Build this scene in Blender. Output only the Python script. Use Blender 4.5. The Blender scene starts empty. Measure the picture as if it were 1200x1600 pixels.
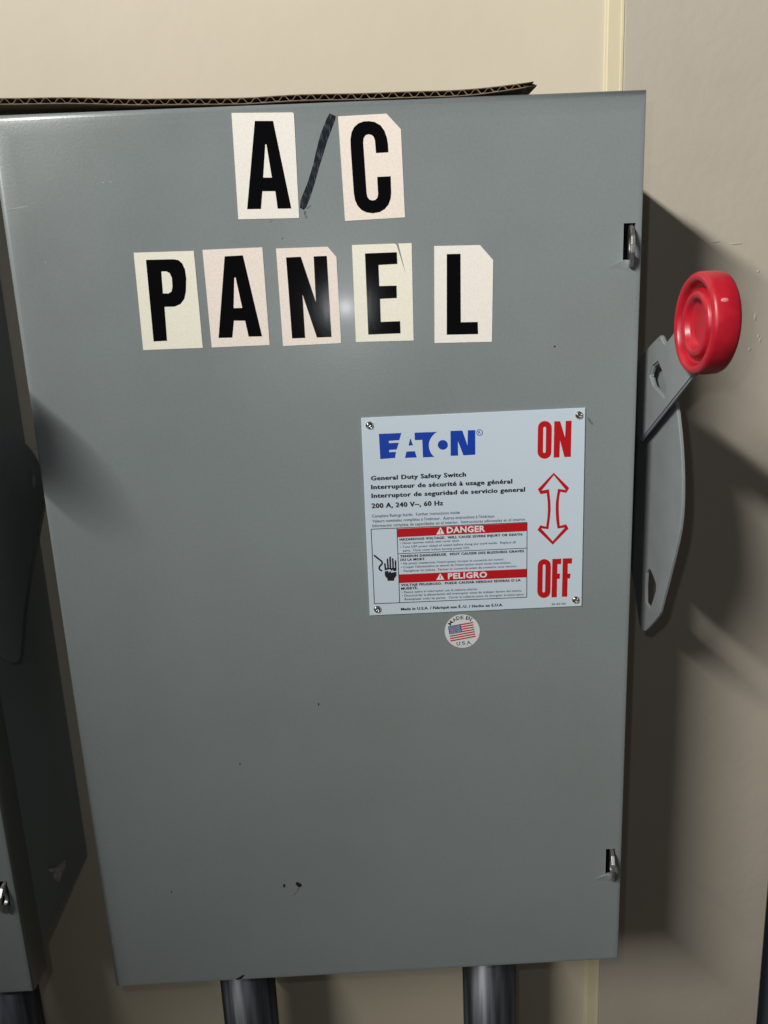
import bpy, bmesh, math, random
from mathutils import Matrix, Vector
from mathutils.geometry import tessellate_polygon
random.seed(4)
sc = bpy.context.scene
C = bpy.context.collection

# ------------------------------------------------------------------ camera
cam = bpy.data.objects.new('camera', bpy.data.cameras.new('camera'))
C.objects.link(cam)
cam.data.sensor_fit = 'VERTICAL'
cam.data.sensor_height = 36.0
cam.data.lens = 27.0
cam.data.clip_start = 0.02
cam.data.clip_end = 50
r = Vector((0.99879966, -0.02421737, -0.04257661))
u = Vector((0.04699979, 0.22905155, 0.97227898))
f = Vector((0.0137938, 0.973113, -0.22991482))
CAM = Vector((0.22690529, -0.52469032, 0.50719874))
cam.matrix_world = Matrix(((r.x, u.x, -f.x, CAM.x), (r.y, u.y, -f.y, CAM.y), (r.z, u.z, -f.z, CAM.z), (0, 0, 0, 1)))
sc.camera = cam

# ------------------------------------------------------------------ dim room air + lamps
w = bpy.data.worlds.new('World')
sc.world = w
w.use_nodes = True
bg = w.node_tree.nodes['Background']
bg.inputs[0].default_value = (1.0, 0.93, 0.83, 1)
bg.inputs[1].default_value = 0.046


# fluorescent fitting that hangs up and to the left, its tube running straight away from the wall
tl = bpy.data.lights.new('tube_light', 'AREA')
tl.shape = 'RECTANGLE'
tl.size, tl.size_y, tl.energy, tl.color = 0.30, 1.3, 455, (1.0, 0.965, 0.91)
tlo = bpy.data.objects.new('tube_light', tl)
C.objects.link(tlo)
z = Vector((-1.0, 0.0, -0.61)).normalized()      # the lamp shines along -z: towards the wall top
y = Vector((0, 1, 0))
x = y.cross(z)
tlo.matrix_world = Matrix(((x.x, y.x, z.x, -1.50), (x.y, y.y, z.y, -2.10), (x.z, y.z, z.z, 2.03), (0, 0, 0, 1)))
# the phone's own flash beside its lens
fl = bpy.data.lights.new('phone_flash', 'POINT')
fl.energy = 0.95
fl.color = (0.93, 0.97, 1.0)
fl.shadow_soft_size = 0.004
flo = bpy.data.objects.new('phone_flash', fl)
flo.location = (0.203, -0.528, 0.539)
C.objects.link(flo)

vs = sc.view_settings
sc.display_settings.display_device = 'sRGB'
vs.view_transform = 'Standard'
vs.look = 'None'
vs.exposure = 0
vs.gamma = 1
vs.use_curve_mapping = False


# ------------------------------------------------------------------ materials
def mat(name, col, rough=0.5, metal=0.0, var=0.0, vscale=30, bump=0.0, bscale=600, bdist=0.001, spec=0.5,
        stretch=None, rvar=0.0, col2=None):
    m = bpy.data.materials.new(name)
    m.use_nodes = True
    nt = m.node_tree
    b = nt.nodes['Principled BSDF']
    b.inputs['Base Color'].default_value = (*col, 1)
    b.inputs['Roughness'].default_value = rough
    b.inputs['Metallic'].default_value = metal
    b.inputs['Specular IOR Level'].default_value = spec
    tc = nt.nodes.new('ShaderNodeTexCoord')
    src = tc.outputs['Object']
    if stretch:
        mp = nt.nodes.new('ShaderNodeMapping')
        mp.inputs['Scale'].default_value = stretch
        nt.links.new(src, mp.inputs['Vector'])
        src = mp.outputs['Vector']
    if var or col2 or rvar:
        n = nt.nodes.new('ShaderNodeTexNoise')
        n.inputs['Scale'].default_value = vscale
        n.inputs['Detail'].default_value = 5
        nt.links.new(src, n.inputs['Vector'])
        cr = nt.nodes.new('ShaderNodeValToRGB')
        lo = tuple(c * (1 - var) for c in col)
        hi = col2 if col2 else tuple(min(1, c * (1 + var)) for c in col)
        cr.color_ramp.elements[0].position = 0.32
        cr.color_ramp.elements[1].position = 0.68
        cr.color_ramp.elements[0].color = (*lo, 1)
        cr.color_ramp.elements[1].color = (*hi, 1)
        nt.links.new(n.outputs['Fac'], cr.inputs['Fac'])
        nt.links.new(cr.outputs['Color'], b.inputs['Base Color'])
        if rvar:
            mr = nt.nodes.new('ShaderNodeMapRange')
            mr.inputs['From Min'].default_value = 0.3
            mr.inputs['From Max'].default_value = 0.7
            mr.inputs['To Min'].default_value = rough - rvar
            mr.inputs['To Max'].default_value = rough + rvar
            nt.links.new(n.outputs['Fac'], mr.inputs['Value'])
            nt.links.new(mr.outputs['Result'], b.inputs['Roughness'])
    if bump:
        n2 = nt.nodes.new('ShaderNodeTexNoise')
        n2.inputs['Scale'].default_value = bscale
        n2.inputs['Detail'].default_value = 3
        nt.links.new(tc.outputs['Object'], n2.inputs['Vector'])
        bp = nt.nodes.new('ShaderNodeBump')
        bp.inputs['Strength'].default_value = bump
        bp.inputs['Distance'].default_value = bdist
        nt.links.new(n2.outputs['Fac'], bp.inputs['Height'])
        nt.links.new(bp.outputs['Normal'], b.inputs['Normal'])
    return m


M = dict(
    grey=mat('grey_enamel', (0.240, 0.276, 0.280), 0.30, var=0.035, vscale=500, bump=0.13, bscale=650, bdist=0.0004, spec=0.5),
    lever=mat('grey_steel_paint', (0.23, 0.255, 0.265), 0.38, var=0.05, vscale=60, bump=0.15, bscale=500, bdist=0.0004),
    red=mat('red_vinyl', (0.44, 0.010, 0.024), 0.36, var=0.10, vscale=120, bump=0.15, bscale=220, bdist=0.0006, rvar=0.06),
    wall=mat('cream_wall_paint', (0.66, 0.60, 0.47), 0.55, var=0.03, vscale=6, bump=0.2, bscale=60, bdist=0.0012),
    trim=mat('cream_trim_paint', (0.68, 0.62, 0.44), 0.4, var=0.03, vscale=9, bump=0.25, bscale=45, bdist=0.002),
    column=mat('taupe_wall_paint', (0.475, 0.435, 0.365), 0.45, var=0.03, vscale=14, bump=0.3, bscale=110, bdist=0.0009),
    zinc=mat('zinc_plate', (0.74, 0.74, 0.72), 0.34, 1.0, var=0.15, vscale=300, bump=0.2, bscale=400, bdist=0.0004),
    chrome=mat('screw_steel', (0.62, 0.61, 0.58), 0.2, 1.0, var=0.1, vscale=400),
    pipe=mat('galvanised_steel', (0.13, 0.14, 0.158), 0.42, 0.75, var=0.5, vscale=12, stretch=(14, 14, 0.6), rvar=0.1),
    plate=mat('white_plate', (0.62, 0.735, 0.83), 0.35, var=0.01, vscale=20),
    disc=mat('white_paper', (0.72, 0.76, 0.76), 0.4),
    blue=mat('logo_blue', (0.004, 0.05, 0.42), 0.4),
    ink=mat('black_ink', (0.015, 0.016, 0.022), 0.45),
    redink=mat('red_ink', (0.52, 0.008, 0.012), 0.4),
    whiteink=mat('white_ink', (0.80, 0.82, 0.84), 0.4),
    navy=mat('navy_ink', (0.02, 0.03, 0.20), 0.4),
    letter=mat('black_gloss_vinyl', (0.004, 0.004, 0.005), 0.11, bump=0.07, bscale=1800, bdist=0.0003, spec=0.14),
    marker=mat('marker_ink', (0.007, 0.010, 0.020), 0.45, var=0.2, vscale=24, stretch=(46, 1, 7), col2=(0.07, 0.082, 0.10), spec=0.2),
    smear=mat('smeared_marker', (0.06, 0.07, 0.085), 0.6, var=0.4, vscale=500, col2=(0.2, 0.22, 0.23)),
    dark=mat('dark_chip_and_gap_shade', (0.01, 0.009, 0.009), 0.7),  # bare chips, and the painted shade of the door gap
    rust=mat('rust_stain', (0.14, 0.12, 0.11), 0.7),
    pale=mat('pale_scratch', (0.42, 0.44, 0.44), 0.6),
    smudge=mat('grey_smudge', (0.13, 0.145, 0.15), 0.6),
    chip=mat('primer_chip', (0.55, 0.48, 0.48), 0.7, var=0.2, vscale=200),
    kraft=mat('kraft_paper', (0.11, 0.075, 0.045), 0.8, var=0.18, vscale=90, stretch=(1, 6, 1), bump=0.3, bscale=300, bdist=0.0005),
    flute=mat('kraft_edge', (0.25, 0.19, 0.125), 0.8, var=0.15, vscale=200),
    door=mat('blue_grey_door', (0.10, 0.13, 0.17), 0.4, var=0.05, vscale=20),
)
# reflective sheeting: fine bead sparkle over a bright film
for i, (a, b) in enumerate((((0.90, 0.86, 0.78), (0.98, 0.96, 0.90)), ((0.90, 0.88, 0.72), (0.98, 0.96, 0.84)), ((0.90, 0.80, 0.71), (0.98, 0.90, 0.82)))):
    M['stk%d' % i] = mat('reflective_film', a, 0.5, vscale=900, col2=b, bump=0.2, bscale=1200, bdist=0.0002)

for e_, p_ in zip(next(n for n in M['marker'].node_tree.nodes if n.type == 'VALTORGB').color_ramp.elements, (0.50, 0.66)):
    e_.position = p_
for key, wt, rg in (('grey', 0.10, 0.12),):
    b_ = M[key].node_tree.nodes['Principled BSDF']
    b_.inputs['Coat Weight'].default_value = wt
    b_.inputs['Coat Roughness'].default_value = rg

nt = M['grey'].node_tree          # handled sheet steel: broad uneven sheen and faint grime
b_ = nt.nodes['Principled BSDF']
tc = nt.nodes.new('ShaderNodeTexCoord')
n_ = nt.nodes.new('ShaderNodeTexNoise')
n_.inputs['Scale'].default_value = 7
n_.inputs['Detail'].default_value = 6
n_.inputs['Roughness'].default_value = 0.6
nt.links.new(tc.outputs['Object'], n_.inputs['Vector'])
mr = nt.nodes.new('ShaderNodeMapRange')
mr.inputs['From Min'].default_value, mr.inputs['From Max'].default_value = 0.3, 0.7
mr.inputs['To Min'].default_value, mr.inputs['To Max'].default_value = 0.25, 0.38
nt.links.new(n_.outputs['Fac'], mr.inputs['Value'])
nt.links.new(mr.outputs['Result'], b_.inputs['Roughness'])
old = b_.inputs['Base Color'].links[0].from_socket
mx = nt.nodes.new('ShaderNodeMix')
mx.data_type = 'RGBA'
mx.blend_type = 'MULTIPLY'
mx.inputs['Factor'].default_value = 1
cr = nt.nodes.new('ShaderNodeValToRGB')
cr.color_ramp.elements[0].position, cr.color_ramp.elements[1].position = 0.3, 0.62
cr.color_ramp.elements[0].color = (0.94, 0.94, 0.93, 1)
cr.color_ramp.elements[1].color = (1.02, 1.02, 1.03, 1)
nt.links.new(n_.outputs['Fac'], cr.inputs['Fac'])
nt.links.new(old, mx.inputs[6])
nt.links.new(cr.outputs['Color'], mx.inputs[7])
nt.links.new(mx.outputs[2], b_.inputs['Base Color'])

# shapes in millimetres: (x, z) on the door, (y, z) for side plates
SLASH = [(211.26, 640.43), (215.0, 638.73), (214.45, 636.59), (211.51, 630.21), (208.57, 623.99), (205.76, 616.63), (203.48, 611.21), (200.87, 604.05), (198.27, 597.26), (195.71, 591.24), (193.19, 586.21), (191.44, 584.42), (189.02, 585.86), (189.76, 590.44), (192.53, 595.95), (195.28, 601.43), (197.62, 607.41), (199.17, 611.37), (201.61, 619.28), (204.25, 627.12), (206.96, 632.94), (209.39, 637.76)]
SLASH_SMEAR = [(191.41, 584.01), (192.58, 583.56), (192.92, 582.1), (193.43, 579.81), (192.71, 578.8), (191.93, 580.28), (191.39, 582.16)]
PLATE = [(221.57, 449.97), (375.14, 449.94), (374.9, 306.33), (220.81, 306.98)]
SCREWS = [(226.98, 444.61), (370.63, 445.16), (226.45, 311.67), (370.24, 311.55)]
GUARD_FRONT = [(-26.34, 448.8), (-31.9, 436.93), (-35.37, 424.87), (-39.31, 408.73), (-40.75, 396.31), (-41.19, 383.57), (-39.49, 371.02), (-35.53, 358.94), (-27.72, 339.92), (-22.33, 326.58), (-15.62, 312.4), (-8.55, 298.63), (12.8, 279.68), (17.96, 276.82), (24.73, 274.86)]
GUARD_HOLE = [(13.62, 327.34), (9.77, 328.06), (4.34, 325.38), (-2.46, 320.81), (-2.33, 316.1), (2.41, 306.86), (7.16, 298.84), (16.75, 300.16), (18.03, 312.89), (17.47, 323.33)]
LEVER_HOLE = [(-8.73, 478.81), (-15.55, 473.27), (-24.36, 463.45), (-21.79, 456.83), (-0.39, 463.49), (5.02, 469.21), (0.85, 475.45)]
NEIGH_CHIP = [(62.49, 63.64), (71.55, 57.17), (79.14, 53.86), (90.05, 50.71), (86.58, 45.36), (79.21, 45.84), (73.16, 41.4), (69.74, 48.11), (68.96, 53.98), (62.68, 60.26)]
STK = [('A', [(150.37, 642.85), (187.91, 641.77), (188.74, 641.45), (189.09, 640.46), (188.16, 579.7), (149.25, 580.41)], [(164.44, 637.77), (175.8, 637.35), (183.56, 585.61), (174.85, 585.85), (174.1, 596.31), (165.88, 596.63), (164.17, 586.06), (155.36, 586.31)], [[(169.87, 624.08), (170.61, 624.05), (172.55, 604.48), (167.05, 604.69)]], 0), ('C', [(216.48, 638.48), (246.85, 638.93), (255.48, 629.58), (256.16, 577.44), (217.51, 576.68)], [(247.09, 616.51), (246.97, 621.5), (246.47, 624.99), (245.13, 629.0), (242.81, 632.34), (239.16, 634.44), (235.65, 635.06), (232.23, 634.99), (228.97, 634.03), (226.19, 631.97), (224.43, 629.07), (223.46, 624.86), (223.38, 619.4), (223.97, 593.16), (224.52, 589.05), (225.99, 585.6), (228.37, 582.94), (231.48, 581.37), (235.62, 580.69), (240.03, 581.24), (243.4, 582.97), (245.92, 585.65), (247.38, 589.18), (247.83, 592.24), (247.92, 602.4), (239.33, 602.33), (239.41, 592.05), (238.88, 589.92), (237.4, 588.65), (235.53, 588.41), (233.81, 588.99), (232.57, 590.58), (232.14, 592.84), (231.41, 622.58), (231.75, 625.24), (233.02, 626.98), (234.97, 627.5), (236.89, 627.03), (238.23, 625.79), (238.88, 623.59), (239.2, 616.41)], [], 2), ('P', [(80.26, 562.78), (118.97, 562.4), (118.83, 501.05), (79.41, 501.29)], [(87.64, 558.11), (105.56, 557.78), (108.59, 557.07), (110.83, 554.8), (112.12, 551.17), (112.38, 545.58), (111.36, 537.6), (109.83, 532.82), (107.0, 529.7), (103.08, 528.24), (96.39, 528.32), (95.74, 506.61), (86.86, 506.58)], [[(96.73, 550.61), (100.03, 550.47), (101.98, 549.4), (103.11, 546.36), (102.96, 540.96), (102.0, 537.79), (100.0, 536.66), (96.27, 536.82)]], 1), ('A', [(124.58, 562.76), (163.22, 562.78), (163.24, 501.01), (124.77, 501.0)], [(138.47, 558.23), (150.28, 558.35), (158.63, 506.82), (149.74, 506.99), (148.28, 517.36), (140.93, 517.67), (138.92, 506.83), (129.83, 507.02)], [[(143.5, 544.7), (144.37, 545.07), (147.08, 525.58), (141.41, 525.62)]], 2), ('N', [(172.0, 561.68), (205.39, 561.44), (210.66, 554.9), (210.71, 500.22), (172.06, 499.96)], [(178.07, 555.96), (187.63, 555.96), (195.62, 527.22), (195.93, 555.87), (204.49, 555.84), (204.57, 504.48), (194.87, 504.48), (187.13, 532.44), (187.05, 504.57), (178.38, 504.6)], [], 2), ('E', [(221.18, 561.84), (248.85, 561.67), (250.15, 560.75), (255.62, 541.73), (251.26, 561.58), (259.91, 561.47), (259.08, 499.81), (220.63, 500.46)], [(229.31, 556.34), (250.04, 556.3), (250.1, 548.98), (237.8, 548.84), (237.72, 535.6), (249.07, 535.45), (248.93, 527.6), (237.87, 527.49), (237.73, 512.75), (250.56, 512.7), (250.52, 504.84), (229.04, 504.93)], [], 1), ('L', [(274.54, 559.1), (304.37, 558.5), (312.84, 548.81), (311.46, 496.72), (273.06, 497.54)], [(282.52, 553.8), (291.5, 553.63), (290.86, 510.29), (302.16, 510.02), (302.26, 502.13), (281.3, 502.61)], [], 0)]
LOGO = [([(233.14, 438.51), (248.53, 438.46), (246.9, 433.58), (239.64, 433.45), (239.77, 431.79), (246.5, 431.88), (244.87, 427.23), (239.58, 427.14), (239.65, 425.61), (244.41, 425.59), (243.45, 421.42), (233.37, 421.09)], []), ([(254.59, 434.62), (256.19, 429.57), (253.15, 429.58)], []), ([(251.55, 425.45), (257.38, 425.45), (258.49, 421.05), (250.4, 421.1)], []), ([(257.61, 438.25), (273.08, 438.07), (271.41, 437.09), (269.72, 435.58), (268.34, 433.59), (267.42, 431.51), (267.1, 429.53), (267.16, 427.2), (267.7, 425.17), (268.7, 422.99), (270.63, 420.89), (262.8, 420.85), (262.71, 433.05), (257.63, 433.09)], []), ([(280.22, 428.79), (280.1, 428.01), (279.81, 427.29), (279.35, 426.66), (278.75, 426.15), (278.05, 425.79), (277.27, 425.6), (276.46, 425.59), (275.67, 425.76), (274.94, 426.11), (274.31, 426.6), (273.8, 427.23), (273.46, 427.94), (273.3, 428.71), (273.32, 429.49), (273.52, 430.25), (273.9, 430.93), (274.43, 431.5), (275.09, 431.94), (275.84, 432.21), (276.63, 432.31), (277.43, 432.23), (278.2, 431.97), (278.88, 431.55), (279.46, 430.99), (279.88, 430.31), (280.14, 429.57)], []), ([(282.26, 438.29), (290.37, 438.22), (293.76, 427.6), (294.18, 438.19), (299.23, 438.1), (298.99, 421.12), (290.78, 421.0), (287.15, 431.3), (287.09, 420.99), (281.98, 421.08)], []), ([(304.42, 436.19), (304.34, 435.61), (304.11, 435.08), (303.76, 434.62), (303.29, 434.28), (302.76, 434.08), (302.19, 434.03), (301.62, 434.13), (301.09, 434.38), (300.64, 434.76), (300.3, 435.25), (300.09, 435.81), (300.02, 436.39), (300.1, 436.98), (300.33, 437.51), (300.69, 437.96), (301.15, 438.3), (301.68, 438.5), (302.25, 438.55), (302.82, 438.45), (303.35, 438.2), (303.8, 437.82), (304.14, 437.34), (304.35, 436.78)], [[(303.98, 436.21), (303.91, 435.74), (303.73, 435.31), (303.45, 434.95), (303.08, 434.68), (302.65, 434.51), (302.2, 434.47), (301.74, 434.55), (301.32, 434.76), (300.96, 435.06), (300.68, 435.45), (300.51, 435.9), (300.46, 436.37), (300.53, 436.84), (300.71, 437.27), (300.99, 437.64), (301.36, 437.91), (301.79, 438.07), (302.25, 438.11), (302.7, 438.03), (303.12, 437.83), (303.48, 437.52), (303.76, 437.13), (303.93, 436.69)]])]
RED = [([(342.4, 437.86), (342.76, 439.6), (343.79, 441.03), (345.33, 441.95), (347.15, 442.22), (348.98, 441.79), (350.54, 440.73), (351.58, 439.19), (351.96, 437.42), (351.79, 420.42), (351.44, 418.65), (350.41, 417.19), (348.85, 416.25), (347.0, 415.98), (345.16, 416.42), (343.59, 417.5), (342.54, 419.07), (342.16, 420.87)], [[(346.08, 437.29), (346.15, 437.65), (346.36, 437.95), (346.66, 438.14), (347.03, 438.2), (347.4, 438.11), (347.71, 437.89), (347.92, 437.57), (347.99, 437.2), (347.87, 421.01), (347.79, 420.64), (347.59, 420.34), (347.28, 420.14), (346.91, 420.09), (346.54, 420.18), (346.23, 420.4), (346.01, 420.73), (345.94, 421.1)]]), ([(353.65, 441.7), (357.69, 441.52), (361.2, 430.08), (361.55, 441.57), (365.55, 441.53), (365.34, 416.51), (360.88, 416.53), (357.72, 428.39), (357.39, 416.43), (353.38, 416.5)], []), ([(342.6, 338.83), (342.95, 340.68), (343.96, 342.2), (345.49, 343.18), (347.29, 343.46), (349.09, 343.0), (350.63, 341.87), (351.66, 340.24), (352.03, 338.36), (351.83, 318.75), (351.48, 316.87), (350.46, 315.32), (348.92, 314.32), (347.1, 314.03), (345.27, 314.5), (343.72, 315.66), (342.68, 317.32), (342.32, 319.24)], [[(346.28, 338.49), (346.35, 338.88), (346.55, 339.21), (346.86, 339.42), (347.23, 339.48), (347.6, 339.38), (347.91, 339.14), (348.12, 338.79), (348.2, 338.39), (347.96, 319.32), (347.89, 318.92), (347.68, 318.58), (347.37, 318.37), (347.0, 318.31), (346.63, 318.41), (346.31, 318.65), (346.1, 319.01), (346.03, 319.42)]]), ([(353.11, 343.25), (359.54, 343.12), (359.39, 339.11), (356.78, 339.16), (356.69, 332.07), (358.69, 332.05), (358.54, 328.04), (356.62, 328.06), (356.55, 314.16), (352.68, 314.2)], []), ([(360.57, 343.27), (367.28, 343.1), (367.1, 339.16), (364.22, 339.18), (364.2, 331.7), (366.28, 331.67), (366.06, 328.06), (364.21, 327.99), (364.11, 314.22), (360.23, 314.3)], []), ([(353.58, 405.87), (364.51, 394.55), (362.52, 391.13), (358.27, 392.02), (357.66, 389.07), (357.29, 384.87), (357.27, 379.48), (357.63, 373.27), (358.15, 367.41), (362.68, 368.36), (364.43, 365.16), (353.25, 353.85), (342.35, 365.18), (344.31, 368.56), (348.48, 367.3), (349.28, 373.29), (349.62, 379.46), (349.47, 385.24), (349.07, 388.71), (348.71, 391.52), (344.4, 391.04), (342.44, 394.57)], [[(353.6, 404.09), (362.2, 393.13), (356.64, 394.27), (355.86, 389.15), (355.23, 384.58), (355.16, 379.2), (355.56, 372.21), (356.53, 365.54), (361.84, 366.06), (353.23, 356.38), (344.81, 366.23), (350.12, 365.39), (351.09, 373.2), (351.58, 379.37), (351.35, 385.15), (350.9, 389.77), (350.27, 394.31), (345.03, 393.49)]])]
HAND = [([(225.45, 351.9), (230.79, 347.03), (230.93, 346.6), (230.78, 346.05), (229.29, 344.51), (228.63, 343.49), (228.57, 342.18), (229.28, 340.82), (230.85, 339.94), (231.4, 341.04), (230.07, 341.74), (229.72, 342.48), (229.75, 343.08), (230.17, 343.68), (231.73, 345.32), (232.12, 346.64), (231.61, 347.92), (226.23, 352.83)], []), ([(234.19, 341.32), (233.85, 345.63), (233.59, 346.03), (232.91, 345.97), (232.71, 345.54), (233.06, 341.23)], []), ([(236.03, 341.43), (235.88, 348.94), (235.65, 349.35), (234.96, 349.34), (234.75, 348.92), (234.89, 341.41)], []), ([(237.69, 341.32), (237.83, 350.24), (237.6, 350.68), (236.89, 350.7), (236.64, 350.27), (236.51, 341.35)], []), ([(239.61, 341.23), (239.62, 348.98), (239.39, 349.39), (238.71, 349.4), (238.48, 348.99), (238.47, 341.24)], []), ([(241.44, 341.14), (241.45, 347.46), (241.24, 347.86), (240.58, 347.86), (240.36, 347.47), (240.34, 341.15)], []), ([(232.88, 341.55), (234.17, 342.32), (241.36, 342.08), (241.35, 340.05), (239.32, 339.74), (238.8, 341.01), (237.62, 340.12), (237.0, 341.58), (233.08, 340.77)], []), ([(232.93, 339.99), (235.8, 340.33), (235.12, 338.8), (237.5, 340.0), (237.27, 338.65), (241.36, 339.26), (241.26, 336.58), (240.28, 335.07), (239.51, 334.14), (239.38, 332.59), (234.74, 332.82), (234.66, 334.39), (233.66, 335.52), (232.98, 336.88)], [])]
LINES = [([(224.75, 371.3), (334.93, 370.87), (334.91, 371.33), (224.75, 371.77)], []), ([(334.7, 371.11), (334.47, 315.32), (334.94, 315.3), (335.15, 371.09)], []), ([(334.69, 315.56), (224.48, 316.19), (224.47, 315.7), (334.71, 315.07)], []), ([(224.71, 315.94), (224.98, 371.53), (224.53, 371.54), (224.24, 315.95)], []), ([(242.7, 371.25), (242.49, 315.89), (242.95, 315.88), (243.15, 371.25)], []), ([(243.2, 352.38), (334.71, 352.0), (334.69, 352.43), (243.2, 352.8)], [])]
TRI = [([(273.66, 370.74), (276.42, 365.44), (270.51, 365.33)], [[(273.27, 368.83), (273.91, 368.8), (273.75, 367.09), (273.3, 367.11)], [(273.22, 366.69), (273.8, 366.66), (273.78, 366.02), (273.2, 366.05)]]), ([(272.59, 336.62), (275.46, 331.71), (269.6, 331.66)], [[(272.24, 334.86), (272.89, 334.83), (272.78, 333.26), (272.32, 333.28)], [(272.25, 332.89), (272.84, 332.86), (272.83, 332.27), (272.24, 332.29)]])]
BARS = [([(243.09, 370.87), (334.79, 370.78), (334.56, 364.71), (243.17, 364.74)], []), ([(242.93, 337.16), (334.56, 336.82), (334.56, 330.42), (243.0, 330.67)], [])]
T = [('General Duty Safety Switch', (226.33, 406.39), (292.28, 406.08), 3.02, 2, 'k'), ('Interrupteur de sécurité à usage général', (226.21, 400.14), (324.48, 399.7), 3.04, 2, 'k'), ('Interruptor de seguridad de servicio general', (226.15, 393.94), (333.39, 393.48), 3.05, 2, 'k'), ('200 A, 240 V~, 60 Hz', (225.95, 386.66), (275.88, 386.37), 3.3, 2, 'k'), ('Complete Ratings Inside.  Further instructions inside.', (225.86, 379.84), (287.97, 379.65), 2.12, 0, 'k'), ("Valeurs nominales complètes à l'intérieur.  Autres instructions à l'intérieur.", (225.91, 376.22), (312.39, 375.82), 2.13, 0, 'k'), ('Información completa de capacidades en el interior.  Instrucciones adicionales en el interior.', (225.76, 372.84), (334.15, 372.44), 2.13, 0, 'k'), ('DANGER', (278.04, 366.1), (305.2, 365.94), 4.15, 3, 'w'), ('PELIGRO', (278.05, 332.11), (306.21, 331.93), 4.08, 3, 'w'), ('HAZARDOUS VOLTAGE.  WILL CAUSE SEVERE INJURY OR DEATH.', (244.52, 362.14), (332.1, 361.73), 1.64, 2, 'k'), ('• Never operate switch with cover open.', (244.74, 359.5), (286.89, 359.4), 1.64, 0, 'k'), ('• Turn OFF power ahead of switch before doing any work inside.  Replace all', (244.76, 356.63), (326.71, 356.3), 1.65, 0, 'k'), ('parts.  Close cover before turning power ON.', (246.62, 353.93), (293.89, 353.72), 1.65, 0, 'k'), ('TENSION DANGEREUSE.  PEUT CAUSER DES BLESSURES GRAVES', (244.37, 349.78), (332.73, 349.32), 1.66, 2, 'k'), ('OU LA MORT.', (244.27, 347.13), (262.24, 346.99), 1.66, 2, 'k'), ("• Ne jamais manœuvrer l'interrupteur lorsque le couvercle est ouvert.", (244.71, 344.39), (318.42, 343.99), 1.66, 0, 'k'), ("• Couper l'alimentation en amont de l'interrupteur avant toute intervention.", (244.61, 341.68), (323.54, 341.25), 1.67, 0, 'k'), ('Remplacer les pièces.  Fermer le couvercle avant de remettre sous tension.', (246.56, 338.85), (327.76, 338.46), 1.67, 0, 'k'), ('VOLTAJE PELIGROSO.  PUEDE CAUSAR HERIDAS SEVERAS O LA', (244.24, 328.24), (330.22, 327.69), 1.69, 2, 'k'), ('MUERTE.', (244.24, 325.58), (256.21, 325.55), 1.69, 2, 'k'), ('• Nunca opere el interruptor con la cubierta abierta.', (244.55, 322.9), (299.09, 322.59), 1.69, 0, 'k'), ('• Desconectar la alimentación del interruptor antes de trabajar dentro del mismo.', (244.59, 320.22), (331.23, 319.78), 1.7, 0, 'k'), ('Reemplazar todas las partes.  Cerrar la cubierta antes de energizar el interruptor.', (246.43, 317.45), (333.17, 316.86), 1.7, 0, 'k'), ('Made in U.S.A. / Fabriqué aux É.-U. / Hecho en E.U.A.', (243.55, 309.87), (317.35, 309.4), 1.96, 2, 'k'), ('30-43100', (352.74, 308.16), (363.04, 308.12), 1.62, 0, 'k'), ('R', (301.39, 435.42), (303.03, 435.4), 1.85, 1, 'b')]
MARKS = [('dark', [(151.95, 86.58), (153.6, 86.73), (156.31, 84.78), (156.64, 83.11), (154.56, 81.58), (152.8, 83.09), (151.91, 84.42)]), ('dark', [(142.03, 85.67), (143.34, 85.59), (143.58, 82.77), (141.68, 82.38)]), ('dark', [(53.35, 84.47), (54.24, 84.67), (54.34, 83.52), (53.55, 83.31)]), ('rust', [(153.91, 81.62), (154.53, 81.07), (150.88, 75.93), (149.66, 74.21), (149.28, 75.0), (151.91, 78.04)]), ('dark', [(179.13, 239.97), (180.05, 239.4), (179.69, 237.33), (179.01, 237.89)]), ('dark', [(116.68, 193.66), (117.6, 193.07), (117.51, 192.0), (116.56, 192.27)]), ('dark', [(353.02, 492.21), (354.32, 492.36), (354.33, 491.31), (353.46, 491.14)]), ('pale', [(4.66, 592.16), (11.3, 593.24), (17.42, 593.58), (17.36, 593.2), (11.21, 592.67), (4.61, 591.78)]), ('pale', [(65.13, 605.79), (66.75, 605.88), (66.68, 605.36), (65.46, 605.25)]), ('pale', [(69.99, 605.98), (71.24, 606.31), (71.15, 605.56), (70.34, 605.59)]), ('pale', [(22.89, 559.78), (23.68, 559.55), (23.33, 558.58), (22.75, 558.8)]), ('pale', [(2.12, 41.56), (2.95, 41.2), (2.56, 39.71), (2.0, 40.11)]), ('dark', [(96.81, -1.66), (100.1, 0.31), (101.76, 1.45), (104.46, 2.65), (104.06, 0.99), (100.95, -1.93), (98.82, -2.42)]), ('smudge', [(175.93, 566.8), (176.78, 567.15), (177.29, 568.51), (176.03, 568.16)]), ('smudge', [(168.91, 577.62), (170.23, 578.73), (171.12, 579.66), (169.41, 578.76)]), ('smudge', [(192.88, 585.58), (196.27, 587.37), (196.22, 586.6), (193.65, 584.77)]), ('smudge', [(376.8, 444.12), (378.61, 441.84), (380.89, 438.21), (380.02, 437.81), (377.3, 441.02)])]
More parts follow.
